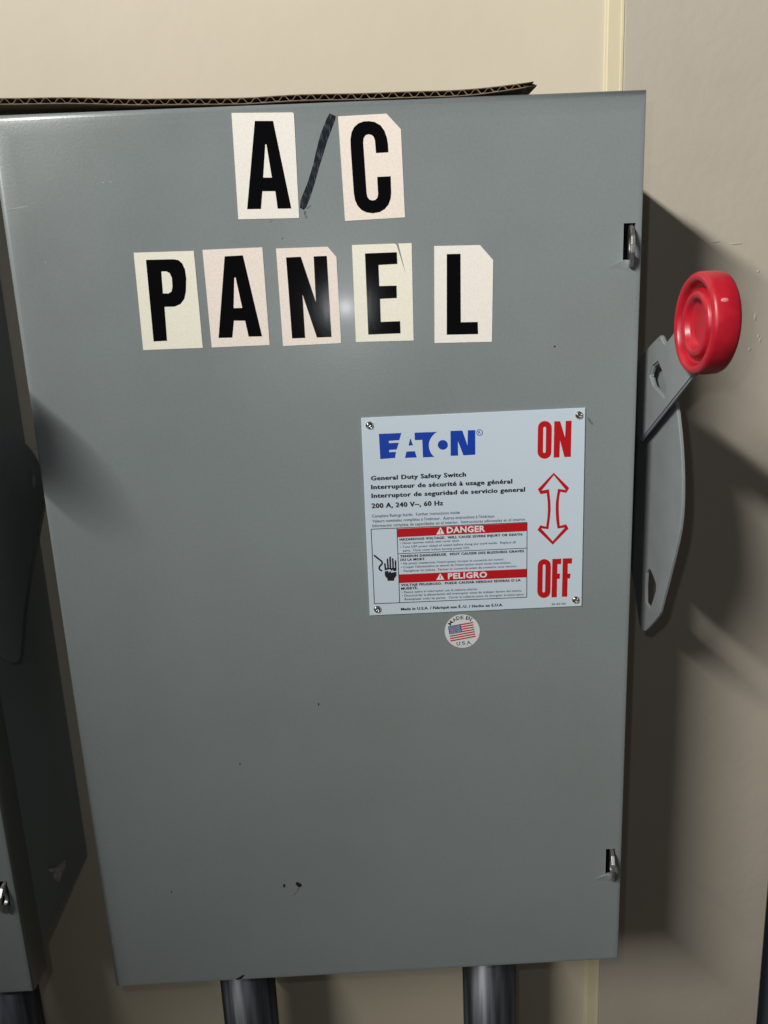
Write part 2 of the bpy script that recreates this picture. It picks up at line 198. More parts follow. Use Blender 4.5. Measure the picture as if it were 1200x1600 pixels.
SD = {'disc': [(300.5, 290.53), (300.36, 288.84), (300.01, 287.19), (299.45, 285.61), (298.68, 284.12), (297.73, 282.75), (296.6, 281.52), (295.32, 280.46), (293.9, 279.58), (292.38, 278.91), (290.78, 278.44), (289.12, 278.19), (287.44, 278.17), (285.76, 278.37), (284.12, 278.79), (282.54, 279.43), (281.04, 280.27), (279.67, 281.29), (278.43, 282.48), (277.35, 283.82), (276.45, 285.29), (275.75, 286.86), (275.25, 288.5), (274.96, 290.18), (274.89, 291.88), (275.05, 293.56), (275.41, 295.2), (275.99, 296.77), (276.76, 298.25), (277.72, 299.6), (278.85, 300.81), (280.13, 301.85), (281.53, 302.71), (283.04, 303.38), (284.63, 303.84), (286.27, 304.08), (287.94, 304.1), (289.6, 303.91), (291.22, 303.49), (292.79, 302.87), (294.28, 302.05), (295.65, 301.05), (296.88, 299.87), (297.97, 298.55), (298.87, 297.09), (299.59, 295.54), (300.11, 293.91), (300.41, 292.23)], 'canton': [(277.29, 295.52), (286.45, 296.77), (287.37, 290.41), (278.18, 289.11)], 'stripes': [[(286.45, 296.77), (295.6, 298.01), (295.74, 297.11), (286.58, 295.86)], [(286.71, 294.96), (295.87, 296.22), (296.0, 295.32), (286.84, 294.05)], [(286.97, 293.14), (296.14, 294.42), (296.27, 293.52), (287.1, 292.23)], [(287.23, 291.32), (296.41, 292.61), (296.54, 291.71), (287.37, 290.41)], [(278.31, 288.19), (296.68, 290.81), (296.81, 289.91), (278.44, 287.27)], [(278.57, 286.35), (296.95, 289.0), (297.08, 288.1), (278.7, 285.42)], [(278.82, 284.5), (297.22, 287.19), (297.36, 286.29), (278.95, 283.58)]], 'stars': [[(278.59, 294.97), (278.35, 294.63), (277.97, 294.78), (277.98, 295.21), (278.36, 295.32)], [(280.24, 295.19), (280.0, 294.86), (279.62, 295.01), (279.63, 295.44), (280.01, 295.55)], [(281.89, 295.42), (281.65, 295.08), (281.27, 295.23), (281.28, 295.66), (281.66, 295.77)], [(283.54, 295.64), (283.3, 295.31), (282.92, 295.46), (282.92, 295.89), (283.31, 296.0)], [(285.19, 295.87), (284.94, 295.53), (284.56, 295.68), (284.57, 296.11), (284.96, 296.22)], [(279.51, 294.43), (279.26, 294.09), (278.88, 294.24), (278.89, 294.67), (279.28, 294.78)], [(281.16, 294.65), (280.91, 294.32), (280.53, 294.47), (280.54, 294.9), (280.93, 295.01)], [(282.81, 294.88), (282.56, 294.54), (282.18, 294.7), (282.19, 295.12), (282.58, 295.24)], [(284.46, 295.1), (284.21, 294.77), (283.83, 294.92), (283.84, 295.35), (284.23, 295.46)], [(286.11, 295.33), (285.86, 295.0), (285.48, 295.15), (285.49, 295.58), (285.88, 295.69)], [(278.78, 293.66), (278.53, 293.32), (278.15, 293.48), (278.16, 293.9), (278.55, 294.02)], [(280.43, 293.89), (280.18, 293.55), (279.8, 293.7), (279.81, 294.13), (280.2, 294.24)], [(282.08, 294.11), (281.83, 293.78), (281.45, 293.93), (281.46, 294.36), (281.85, 294.47)], [(283.72, 294.34), (283.48, 294.01), (283.1, 294.16), (283.11, 294.59), (283.5, 294.7)], [(285.37, 294.57), (285.13, 294.23), (284.75, 294.39), (284.76, 294.81), (285.14, 294.93)], [(279.69, 293.12), (279.45, 292.78), (279.07, 292.94), (279.08, 293.36), (279.46, 293.48)], [(281.34, 293.35), (281.1, 293.01), (280.72, 293.16), (280.73, 293.59), (281.11, 293.71)], [(282.99, 293.57), (282.75, 293.24), (282.37, 293.39), (282.38, 293.82), (282.76, 293.93)], [(284.64, 293.8), (284.4, 293.47), (284.02, 293.62), (284.03, 294.05), (284.41, 294.16)], [(286.29, 294.03), (286.05, 293.7), (285.67, 293.85), (285.68, 294.28), (286.06, 294.39)], [(278.96, 292.35), (278.71, 292.01), (278.33, 292.17), (278.34, 292.6), (278.73, 292.71)], [(280.61, 292.58), (280.36, 292.24), (279.98, 292.4), (279.99, 292.83), (280.38, 292.94)], [(282.26, 292.81), (282.02, 292.47), (281.64, 292.63), (281.64, 293.05), (282.03, 293.17)], [(283.91, 293.04), (283.67, 292.7), (283.29, 292.86), (283.29, 293.28), (283.68, 293.4)], [(285.56, 293.27), (285.32, 292.93), (284.94, 293.08), (284.94, 293.51), (285.33, 293.63)], [(279.88, 291.81), (279.63, 291.47), (279.25, 291.63), (279.26, 292.06), (279.65, 292.17)], [(281.53, 292.04), (281.28, 291.7), (280.9, 291.86), (280.91, 292.29), (281.3, 292.4)], [(283.18, 292.27), (282.93, 291.94), (282.55, 292.09), (282.56, 292.52), (282.95, 292.63)], [(284.83, 292.5), (284.58, 292.17), (284.2, 292.32), (284.21, 292.75), (284.6, 292.86)], [(286.48, 292.73), (286.24, 292.4), (285.85, 292.55), (285.86, 292.98), (286.25, 293.09)], [(279.14, 291.04), (278.9, 290.7), (278.52, 290.86), (278.53, 291.29), (278.91, 291.4)], [(280.79, 291.27), (280.55, 290.93), (280.17, 291.09), (280.18, 291.52), (280.56, 291.63)], [(282.44, 291.5), (282.2, 291.17), (281.82, 291.32), (281.83, 291.75), (282.22, 291.86)], [(284.1, 291.73), (283.85, 291.4), (283.47, 291.55), (283.48, 291.98), (283.87, 292.09)], [(285.75, 291.96), (285.5, 291.63), (285.12, 291.78), (285.13, 292.21), (285.52, 292.32)], [(280.06, 290.5), (279.81, 290.16), (279.43, 290.32), (279.44, 290.75), (279.83, 290.86)], [(281.71, 290.73), (281.47, 290.4), (281.09, 290.55), (281.1, 290.98), (281.48, 291.09)], [(283.36, 290.96), (283.12, 290.63), (282.74, 290.78), (282.75, 291.21), (283.13, 291.32)], [(285.02, 291.2), (284.77, 290.86), (284.39, 291.01), (284.4, 291.44), (284.79, 291.56)], [(286.67, 291.43), (286.42, 291.09), (286.04, 291.25), (286.05, 291.68), (286.44, 291.79)], [(279.32, 289.73), (279.08, 289.39), (278.7, 289.54), (278.71, 289.97), (279.1, 290.09)], [(280.98, 289.96), (280.73, 289.62), (280.35, 289.78), (280.36, 290.21), (280.75, 290.32)], [(282.63, 290.19), (282.39, 289.86), (282.0, 290.01), (282.01, 290.44), (282.4, 290.55)], [(284.28, 290.43), (284.04, 290.09), (283.66, 290.25), (283.67, 290.68), (284.05, 290.79)], [(285.93, 290.66), (285.69, 290.33), (285.31, 290.48), (285.32, 290.91), (285.7, 291.02)]], 'glyphs': [('M', (279.15, 298.01), 52), ('A', (282.01, 300.41), 36), ('D', (284.74, 301.68), 18), ('E', (287.7, 301.86), 2), ('I', (291.05, 301.35), -14), ('N', (293.34, 300.44), -30), ('U', (284.64, 281.47), 8), ('.', (286.73, 280.76), 8), ('S', (288.41, 281.87), 8), ('.', (290.18, 281.01), 8), ('A', (292.18, 282.14), 8), ('.', (294.15, 281.57), 8)]}


# ------------------------------------------------------------------ helpers
def mesh_obj(name, bm, m, parent=None, smooth=False):
    me = bpy.data.meshes.new(name)
    bm.normal_update()
    bm.to_mesh(me)
    bm.free()
    for mm in (m if isinstance(m, (list, tuple)) else [m]):
        me.materials.append(mm)
    if smooth:
        for p in me.polygons:
            p.use_smooth = True
    o = bpy.data.objects.new(name, me)
    C.objects.link(o)
    if parent:
        o.parent = parent
    return o


def tag(o, label=None, cat=None, group=None, kind=None):
    for k, v in (('label', label), ('category', cat), ('group', group), ('kind', kind)):
        if v:
            o[k] = v
    return o


def thing(name, label, cat, group=None, loc=(0, 0, 0)):
    o = bpy.data.objects.new(name, None)
    o.empty_display_size = 0.05
    o.location = loc
    C.objects.link(o)
    return tag(o, label, cat, group)


def prism(bm, outer, holes, to3, d0, d1, s=0.001):
    """outline with holes, given in millimetres, extruded from depth d0 (seen side) to d1"""
    loops = [outer] + list(holes)
    flat = [(a * s, b * s) for lp in loops for a, b in lp]
    tris = tessellate_polygon([[Vector((a * s, b * s, 0)) for a, b in lp] for lp in loops])
    v0 = [bm.verts.new(to3(a, b, d0)) for a, b in flat]
    v1 = [bm.verts.new(to3(a, b, d1)) for a, b in flat] if d1 is not None else None
    for t in tris:
        try:
            bm.faces.new([v0[i] for i in t])
            if v1:
                bm.faces.new([v1[i] for i in reversed(t)])
        except ValueError:
            pass
    if v1:
        k = 0
        for lp in loops:
            n = len(lp)
            for i in range(n):
                j = (i + 1) % n
                bm.faces.new((v0[k + i], v0[k + j], v1[k + j], v1[k + i]))
            k += n
        bmesh.ops.recalc_face_normals(bm, faces=bm.faces)
    return bm


FRONT = lambda a, b, d: (a, d, b)          # drawn on the door, depth along y
SIDE = lambda a, b, d: (d, a, b)           # drawn on a side plate, depth along x


def flat_front(bm, outer, holes, y):
    n0 = len(bm.faces)
    prism(bm, outer, holes, FRONT, y, None)
    bm.faces.ensure_lookup_table()
    for fc in bm.faces[n0:]:
        fc.normal_update()
        if fc.normal.y > 0:
            fc.normal_flip()


def box(bm, x0, x1, y0, y1, z0, z1):
    vs_ = [bm.verts.new(p) for p in ((x0, y0, z0), (x1, y0, z0), (x1, y1, z0), (x0, y1, z0), (x0, y0, z1), (x1, y0, z1), (x1, y1, z1), (x0, y1, z1))]
    for q in ((3, 2, 1, 0), (4, 5, 6, 7), (0, 1, 5, 4), (1, 2, 6, 5), (2, 3, 7, 6), (3, 0, 4, 7)):
        bm.faces.new([vs_[i] for i in q])


def lathe(bm, prof, to3, n=64, close=False):
    rings = []
    for rad, d in prof:
        if rad < 1e-7:
            rings.append([bm.verts.new(to3(0, 0, d))])
        else:
            rings.append([bm.verts.new(to3(rad * math.cos(2 * math.pi * i / n), rad * math.sin(2 * math.pi * i / n), d)) for i in range(n)])
    for a, b in zip(rings, rings[1:]):
        for i in range(n):
            j = (i + 1) % n
            if len(a) == 1 and len(b) == 1:
                continue
            if len(a) == 1:
                bm.faces.new((a[0], b[i], b[j]))
            elif len(b) == 1:
                bm.faces.new((a[i], a[j], b[0]))
            else:
                bm.faces.new((a[i], a[j], b[j], b[i]))
    bmesh.ops.recalc_face_normals(bm, faces=bm.faces)


DRIPS = [(0.5575, 0.5418, 0.0012, 0.0011), (0.5574, 0.5045, 0.0011, 0.0034), (0.5613, 0.4885, 0.0010, 0.0022), (0.5630, 0.4857, 0.0010, 0.0026), (0.5543, 0.4781, 0.0011, 0.0019), (0.5373, 0.5645, 0.0060, 0.0007), (0.5200, 0.5668, 0.0045, 0.0006)]

# ------------------------------------------------------------------ the walls behind
bm = bmesh.new()
box(bm, -2.2, 0.4256, 0.142, 0.24, -1.3, 2.6)
tag(mesh_obj('back_wall', bm, M['wall']), 'cream painted wall behind the grey boxes', None, None, 'structure')
bm = bmesh.new()
for x0, x1, y0 in ((0.4256, 0.4275, 0.1408), (0.4275, 0.4376, 0.1395), (0.4376, 0.4394, 0.1388)):
    box(bm, x0, x1, y0, 0.24, -1.3, 2.6)
tag(mesh_obj('wall_trim', bm, M['trim']), 'narrow cream vertical trim strip at the wall joint', None, None, 'structure')
bm = bmesh.new()
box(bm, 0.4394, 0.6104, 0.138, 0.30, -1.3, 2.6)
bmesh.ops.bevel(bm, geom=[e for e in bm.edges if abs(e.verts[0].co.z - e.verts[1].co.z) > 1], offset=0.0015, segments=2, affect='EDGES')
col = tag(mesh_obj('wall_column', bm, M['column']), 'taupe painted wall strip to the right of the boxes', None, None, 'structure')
for (px_, pz_, rx_, rz_) in DRIPS:      # paint drips and grit caught under the paint
    bm = bmesh.new()
    lathe(bm, [(0, -0.0005), (0.55, -0.0004), (0.9, -0.0001), (1.0, 0.0002)], lambda a, b, d_: (a * rx_, d_, b * rz_), 14)
    o = mesh_obj('paint_drip', bm, M['column'], col, True)
    o.location = (px_, 0.138, pz_)
d = thing('metal_door', 'dark blue grey door edge past the taupe wall at lower right', 'door', None, (0.62, 0.17, -1.3))
bm = bmesh.new()
box(bm, 0.0, 0.8, 0.0, 0.04, 0.0, 2.2)
bmesh.ops.bevel(bm, geom=bm.edges[:], offset=0.002, segments=2, affect='EDGES')
mesh_obj('door_leaf', bm, M['door'], d)
bm = bmesh.new()
box(bm, -0.0085, -0.0035, -0.012, 0.05, 0.0, 2.2)  # near-black strip that paints the shade in the gap beside the door
mesh_obj('gap_shade_strip', bm, M['dark'], d)

# ------------------------------------------------------------------ the switch enclosure
X0, X1, Z0, Z1 = -0.0013, 0.4110, -0.0034, 0.6478      # outer faces of the folded cover
W, H = 0.41, 0.6478
box1 = thing('safety_switch', 'large grey safety switch box lettered A/C PANEL with a red knob handle', 'electrical box', 'grey safety switch boxes on the wall')

SLOT = [(0.3982, 0.4060, 0.5455, 0.5682), (0.3978, 0.4052, 0.0787, 0.1016)]


def make_cover(parent):
    bm = bmesh.new()
    R = 0.0045
    prof = [(0.0, 0.026), (0.0, R)] + [(R * (1 - math.cos(a)), 0.0003 + (R - 0.0003) * (1 - math.sin(a))) for a in [math.pi / 2 * k / 6 for k in range(1, 7)]]
    prof = [(i, y) for i, y in prof]
    rr = []
    for ins, y in prof + [(0.0075, 0.00012), (0.0125, 0.0), (0.0135, 0.0)]:
        rs = ins * 0.28          # the right and bottom folds are tighter
        rr.append([bm.verts.new(p) for p in ((X0 + ins, y, Z0 + rs), (X1 - rs, y, Z0 + rs), (X1 - rs, y, Z1 - ins), (X0 + ins, y, Z1 - ins))])
    for a, b in zip(rr, rr[1:]):
        for i in range(4):
            j = (i + 1) % 4
            fc = bm.faces.new((a[i], a[j], b[j], b[i]))
            fc.smooth = True
    outer = rr[-1]
    holes = [[(x0, z0), (x0, z1), (x1, z1), (x1, z0)] for x0, x1, z0, z1 in SLOT]
    hv = [[bm.verts.new((x, 0, z)) for x, z in h] for h in holes]
    allv = list(outer) + [v for h in hv for v in h]
    for t in tessellate_polygon([[Vector((v.co.x, v.co.z, 0)) for v in outer]] + [[Vector((v.co.x, v.co.z, 0)) for v in h] for h in hv]):
        bm.faces.new([allv[i] for i in t])
    for h in hv:
        back = [bm.verts.new((v.co.x, 0.0018, v.co.z)) for v in h]
        for i in range(4):
            j = (i + 1) % 4
            bm.faces.new((h[i], h[j], back[j], back[i]))
    # folded-in rear lip
    facet = [bm.verts.new(p) for p in ((X0 + 0.0022, 0.026, Z0 + 0.0022), (X1 - 0.0022, 0.026, Z0 + 0.0022), (X1 - 0.0022, 0.026, Z1 - 0.0022), (X0 + 0.0022, 0.026, Z1 - 0.0022))]
    for i in range(4):
        j = (i + 1) % 4
        bm.faces.new((rr[0][i], rr[0][j], facet[j], facet[i]))
    bmesh.ops.recalc_face_normals(bm, faces=bm.faces)
    return mesh_obj('cover', bm, M['grey'], parent)


cover = make_cover(box1)

bm = bmesh.new()
e = 0.0024
rr = []
for ins, y, zb in ((e, 0.012, 0.0), (e, 0.141, 0.0)):
    rr.append([bm.verts.new(p) for p in ((ins, y, 0.016), (W - ins, y, 0.016), (W - ins, y, H - ins), (ins, y, H - ins))])
for i in range(4):
    j = (i + 1) % 4
    bm.faces.new((rr[0][i], rr[0][j], rr[1][j], rr[1][i]))
bm.faces.new(rr[1])
bmesh.ops.recalc_face_normals(bm, faces=bm.faces)
body = mesh_obj('enclosure_body', bm, M['grey'], box1)


def hasp(z0, x, parent):
    bm = bmesh.new()
    out = [(14, 10.3), (1.5, 10.3), (-4, 7.5), (-8, 2.5), (-9.5, -2.5), (-9, -8), (-6.5, -12.5), (-3.2, -16.5), (-0.8, -16.5), (-0.8, -11.2), (0.5, -10.9), (14, -10.9)]
    hole = [(-3.6 + 3.4 * math.cos(a), -3.2 + 4.6 * math.sin(a)) for a in [2 * math.pi * k / 20 for k in range(20)]]
    prism(bm, out, [hole], SIDE, -0.0013, 0.0013)
    bmesh.ops.bevel(bm, geom=[ed for ed in bm.edges if len(ed.link_faces) == 2 and ed.calc_face_angle(0) > 1.2], offset=0.0004, segments=2, affect='EDGES')
    o = mesh_obj('padlock_hasp', bm, M['zinc'], parent)
    o.location = (x, 0, z0)
    o.rotation_euler = (0, 0, math.radians(-9))
    return o


hasps = [hasp(0.5572, 0.4033, box1), hasp(0.0905, 0.4027, box1)]


def facet(sl, parent):  # added wedge: the light flare under each slot put into the shape
    x0, x1, z0, z1 = sl
    bm = bmesh.new()
    A = bm.verts.new((x0 - 0.0006, -0.0010, z0 - 0.0004))
    B = bm.verts.new((x1 - 0.003, -0.0010, z0 - 0.0004))
    A2 = bm.verts.new((x0 - 0.0006, 0.0002, z0))
    B2 = bm.verts.new((x1 - 0.003, 0.0002, z0))
    L = bm.verts.new((x0 - 0.012, 0.0002, z0 - 0.0055))
    D = bm.verts.new((x1 - 0.004, 0.0002, z0 - 0.008))
    for q in ((A, A2, B2, B), (A, L, A2), (A, D, L), (A, B, D), (B, B2, D)):
        bm.faces.new(q)
    bmesh.ops.recalc_face_normals(bm, faces=bm.faces)
    return mesh_obj('slot_flare_wedge', bm, M['grey'], parent)


flare_wedges = [facet(s, box1) for s in SLOT]

# handle: guard plate, lever and red knob, all standing off the right side
bm = bmesh.new()
def soften(p, n=3):
    q = []
    for i in range(len(p) - 1):
        a0, a1, a2, a3 = p[max(i - 1, 0)], p[i], p[i + 1], p[min(i + 2, len(p) - 1)]
        for k in range(n):
            t = k / n
            q.append(tuple(0.5 * (2 * a1[c] + (a2[c] - a0[c]) * t + (2 * a0[c] - 5 * a1[c] + 4 * a2[c] - a3[c]) * t * t + (3 * a1[c] - a0[c] - 3 * a2[c] + a3[c]) * t ** 3) for c in (0, 1)))
    return q + [p[-1]]


front = soften([tuple(p) for p in GUARD_FRONT[:-4:2] + GUARD_FRONT[-4:]])
rear = [(30, 281), (44, 307), (64, 334), (95, 366), (110, 380), (113.5, 396), (108, 415), (97, 427), (78, 440), (60, 452), (36, 468), (14, 476), (-4, 472), (-17, 462)]
gh2 = [(95, 411), (99, 404), (97, 396), (92, 394), (89, 400), (90, 408)]
prism(bm, front + rear, [GUARD_HOLE, gh2], SIDE, 0.4280, 0.4303)
bmesh.ops.bevel(bm, geom=[ed for ed in bm.edges if len(ed.link_faces) == 2 and ed.calc_face_angle(0) > 1.2], offset=0.0004, segments=1, affect='EDGES')
guard = mesh_obj('handle_guard', bm, M['lever'], box1)
bm = bmesh.new()       # the neighbour's guard has only the rear padlock hole
prism(bm, front + rear, [gh2], SIDE, 0.4280, 0.4303)
guard_mesh2 = mesh_obj('handle_guard', bm, M['lever'], box1)

bm = bmesh.new()
out = [(40, 474), (23.9, 482.4), (4.9, 491.1), (-8.6, 496.3), (-11.5, 496.0), (-15.0, 492.6), (-19.2, 491.1), (-32.2, 498), (-58, 512), (-80, 516), (-94, 506), (-92, 494), (-66, 473.4), (-62.6, 471.6), (20.5, 421.5), (44, 432)]
prism(bm, out, [LEVER_HOLE], SIDE, 0.4208, 0.4243)
bmesh.ops.dissolve_limit(bm, angle_limit=0.01, verts=bm.verts[:], edges=bm.edges[:])
bmesh.ops.bevel(bm, geom=[ed for ed in bm.edges if len(ed.link_faces) == 2 and ed.calc_face_angle(0) > 1.2], offset=0.0011, segments=3, affect='EDGES')
lever = mesh_obj('handle', bm, M['lever'], box1)
bm = bmesh.new()   # pivot boss that carries lever and guard
lathe(bm, [(0, 0.0), (0.017, 0.0), (0.017, 0.016), (0.011, 0.0165), (0.011, 0.0225), (0, 0.0225)], lambda a, b, d_: (0.4076 + d_, 0.052 + a, 0.440 + b), 40)
boss = mesh_obj('pivot_boss', bm, M['lever'], box1)

bm = bmesh.new()
R = 28.3
prof = [(0, 5.5), (9.5, 5.5), (12, 5.0), (13.2, 3.6), (13.8, 1.8), (14.6, 0.9), (16, 0.6), (17.4, 0.9), (18.3, 1.9), (18.7, 4.6), (19.5, 5.6), (21, 5.8), (22.2, 5.2), (22.8, 3.4), (23.3, 1.4), (24.2, 0.3), (25.6, 0.0), (26.8, 0.25), (27.8, 1.1), (R, 2.6), (R + 0.25, 8), (R, 13.2), (27.6, 14.8), (26.2, 15.7), (24, 16.0), (0, 16.0)]
lathe(bm, [(a * .001, b * .001) for a, b in prof], lambda a, b, d_: (d_, a, b), 96)
knob = mesh_obj('knob', bm, M['red'], lever, True)
knob.location = (0.4120, -0.0818, 0.5033)
bm = bmesh.new()
lathe(bm, [(0, -0.0003), (0.0016, -0.0002), (0.0019, 0.0002), (0, 0.0006)], lambda a, b, d_: (a * 1.3, d_, b * .7), 16)
nub = mesh_obj('scuff_mark', bm, mat('pale_red_scuff', (0.72, 0.22, 0.22), 0.4), knob, True)
nub.location = (0.0062, -0.0257, 0.0119)
nub.rotation_euler = (math.radians(-24), 0, 0)

# ------------------------------------------------------------------ second box: copies of the shared parts
box2 = thing('safety_switch', 'shadowed grey switch box cut off by the left edge of the view', 'electrical box', 'grey safety switch boxes on the wall', (-0.4779, 0, 0))
for o in [cover, body, guard, lever, boss] + hasps + flare_wedges:
    c = o.copy()
    if o is guard:
        c.data = guard_mesh2.data
        bpy.data.objects.remove(guard_mesh2)
    C.objects.link(c)
    c.parent = box2
    if o is lever:
        k2 = knob.copy()
        C.objects.link(k2)
        k2.parent = c
bm = bmesh.new()
prism(bm, NEIGH_CHIP, [], SIDE, 0.4095 + 0.0008, 0.4074)
for v in bm.verts:
    pass
chip = mesh_obj('paint_chip', bm, M['chip'], box2)
chip['label'] = 'pinkish bare patch on the dark side'
chip.location = (0.0, 0, 0)

# ------------------------------------------------------------------ printed writing
def text_mesh(bm, s, xl, zl, xr, zr, cap, bold, y, cache={}):
    cu = bpy.data.curves.new('print', 'FONT')
    cu.body = s
    cu.size = 1.0
    cu.resolution_u = 2
    cu.offset = (0.004, 0.012, 0.020, 0.034)[bold]
    cu.space_character = (1.03, 1.05, 1.10, 1.07)[bold]
    o = bpy.data.objects.new('print', cu)
    C.objects.link(o)
    bpy.context.view_layer.update()
    me = o.to_mesh()
    xs = [v.co.x for v in me.vertices]
    if 'cap' not in cache:
        cu2 = bpy.data.curves.new('print', 'FONT')
        cu2.body = 'H'
        o2 = bpy.data.objects.new('print', cu2)
        C.objects.link(o2)
        bpy.context.view_layer.update()
        m2 = o2.to_mesh()
        cache['cap'] = max(v.co.y for v in m2.vertices)
        o2.to_mesh_clear()
        bpy.data.objects.remove(o2)
    x0, x1 = min(xs), max(xs)
    L = math.hypot(xr - xl, zr - zl)
    ca, sa = (xr - xl) / L, (zr - zl) / L
    sx, sz = L / (x1 - x0), cap / cache['cap']
    runs = ((-0.028, 0.0), (0.028, -0.00002)) if bold == 2 else ((0.0, 0.0),)     # heavy lines are struck twice
    for dx, dy in runs:
        vs_ = []
        for v in me.vertices:
            a, b = (v.co.x - x0 + dx) * sx, v.co.y * sz
            vs_.append(bm.verts.new((xl + a * ca - b * sa, y + dy, zl + a * sa + b * ca)))
        for p in me.polygons:
            try:
                fc = bm.faces.new([vs_[i] for i in p.vertices])
                fc.normal_update()
                if fc.normal.y > 0:
                    fc.normal_flip()
            except ValueError:
                pass
    o.to_mesh_clear()
    bpy.data.objects.remove(o)


# rating plate with its four screws
YP = -0.0010
bm = bmesh.new()
prism(bm, PLATE, [], FRONT, YP, 0.0002)
bmesh.ops.bevel(bm, geom=[ed for ed in bm.edges if all(v.co.y < -0.0005 for v in ed.verts) and ed.calc_face_angle(0) > 1], offset=0.0003, segments=2, affect='EDGES')
plate = mesh_obj('rating_plate', bm, M['plate'], box1)
plate['label'] = 'white printed plate held by four screws'
YA = YP - 0.0001


def prints(name, shapes, m, y=YA, parent=plate):
    bm = bmesh.new()
    for o_, h_ in shapes:
        flat_front(bm, o_, h_, y)
    return mesh_obj(name, bm, m, parent)


bm = bmesh.new()
for o_, h_ in LOGO:
    flat_front(bm, o_, h_, YA)
for s, l, rt, cap, b, col in T:
    if col == 'b':
        text_mesh(bm, s, l[0] / 1e3, l[1] / 1e3, rt[0] / 1e3, rt[1] / 1e3, cap / 1e3, b, YA)
mesh_obj('printed_logo', bm, M['blue'], plate)
prints('printed_switch_word', [RED[0], RED[1]], M['redink'])['label'] = 'red word ON'
prints('printed_arrow', [RED[5]], M['redink'])
prints('printed_switch_word', RED[2:5], M['redink'])['label'] = 'red word OFF'
prints('printed_hand_symbol', HAND, M['ink'])
prints('printed_frame', LINES, M['ink'], YA - 0.00002)
for k, bar in enumerate(BARS):
    bo = prints('warning_bar', [bar], M['redink'])
    bo['label'] = ('red bar reading DANGER', 'red bar reading PELIGRO')[k]
WW = [q for q in T if q[5] == 'w']
for (o_, h_), (s, l, rt, cap, b, col) in zip(TRI, WW):
    prints('warning_triangle', [(o_, h_)], M['whiteink'], YA - 0.0001)
    bm = bmesh.new()
    text_mesh(bm, s, l[0] / 1e3, l[1] / 1e3, rt[0] / 1e3, rt[1] / 1e3, cap / 1e3, b, YA - 0.0001)
    mesh_obj('warning_word', bm, M['whiteink'], plate)['label'] = 'white word ' + s
for s, l, rt, cap, b, col in T:
    if col == 'k':
        bm = bmesh.new()
        text_mesh(bm, s, l[0] / 1e3, l[1] / 1e3, rt[0] / 1e3, rt[1] / 1e3, cap / 1e3, b, YA)
        mesh_obj('printed_line', bm, M['ink'], plate)


def screw(x, z, ang):
    bm = bmesh.new()
    prof = [(0, -1.9), (0.55, -1.87), (1.2, -1.72), (1.8, -1.42), (2.3, -1.0), (2.65, -0.5), (2.8, 0.0)]
    lathe(bm, [(a * .001, b * .001) for a, b in prof], lambda a, b, d_: (a, d_, b), 36)
    # the cross recess: faces near the two arms are pushed in
    bmesh.ops.subdivide_edges(bm, edges=bm.edges[:], cuts=2, use_grid_fill=True)
    for v in bm.verts:
        a = v.co.x * math.cos(ang) + v.co.z * math.sin(ang)
        b = -v.co.x * math.sin(ang) + v.co.z * math.cos(ang)
        rad = math.hypot(a, b)
        arm = min(abs(a), abs(b))
        if arm < 0.00036 and rad < 0.0017:
            v.co.y = -0.0004 - 0.0002 * rad / 0.0017
    o = mesh_obj('screw', bm, M['chrome'], plate, True)
    o.location = (x, YP, z)
    return o


for k, (x, z) in enumerate(SCREWS):
    screw(x / 1e3, z / 1e3, (0.5, 0.75, 0.35, 1.0)[k])

# round flag sticker under the plate
bm = bmesh.new()
prism(bm, SD['disc'], [], FRONT, -0.0002, 0.0001)
st = mesh_obj('round_sticker', bm, M['disc'], box1)
st['label'] = 'round white sticker with a flag reading MADE IN U.S.A.'
YS = -0.00028
prints('printed_canton', [(SD['canton'], [])], M['navy'], YS, st)
for s in SD['stripes']:
    prints('printed_stripe', [(s, [])], M['redink'], YS, st)
so = prints('printed_stars', [(s, []) for s in SD['stars']], M['whiteink'], YS - 0.00004, st)
so['kind'] = 'stuff'
bm = bmesh.new()
for g, (gx, gz), rot in SD['glyphs']:
    wd = {'I': 0.9, 'M': 3.2, '.': 0.6, 'E': 2.1}.get(g, 2.5)
    cp = 2.6
    a = math.radians(rot)
    lx, lz = -wd / 2, -cp / 2
    px_, pz_ = gx + lx * math.cos(a) - lz * math.sin(a), gz + lx * math.sin(a) + lz * math.cos(a)
    qx, qz = px_ + wd * math.cos(a), pz_ + wd * math.sin(a)
    text_mesh(bm, g, px_ / 1e3, pz_ / 1e3, qx / 1e3, qz / 1e3, cp / 1e3, 1, YS)
    if g != '.':          # slab serifs top and bottom
        for h0 in ((0.0, cp - 0.35) if g not in 'AU' else ((0.0,) if g == 'A' else (cp - 0.35,))):
            half = [] if g == 'M' else [(-0.35, wd * .28), (wd * .72, wd + .35)] if g in 'NAU' else [(-0.35, wd * .5 + .2)]
            if g == 'I':
                half = [(-0.4, wd + .4)]
            if g in 'S':
                half = []
            for s0, s1 in half:
                qs = [(px_ + p * math.cos(a) - q * math.sin(a), pz_ + p * math.sin(a) + q * math.cos(a)) for p, q in ((s0, h0), (s1, h0), (s1, h0 + .35), (s0, h0 + .35))]
                flat_front(bm, qs, [], YS - 0.00003)
mesh_obj('printed_motto', bm, M['ink'], st)

# letter stickers, each a cut piece of film with its own black letter
for k, (ch, out, let, holes, tint) in enumerate(STK):
    bm = bmesh.new()
    prism(bm, out, [], FRONT, -0.00028, 0.0001)
    s = mesh_obj('letter_sticker', bm, M['stk%d' % tint], box1)
    row = 'top row' if k < 2 else 'lower row'
    cut = ' with a cut corner' if ch in 'CNL' else (' with a torn corner' if ch == 'E' else '')
    s['label'] = 'white sticker with black letter %s%s, %s' % (ch, cut, row)
    prints('printed_letter', [(let, holes)], M['letter'], -0.00036, s)

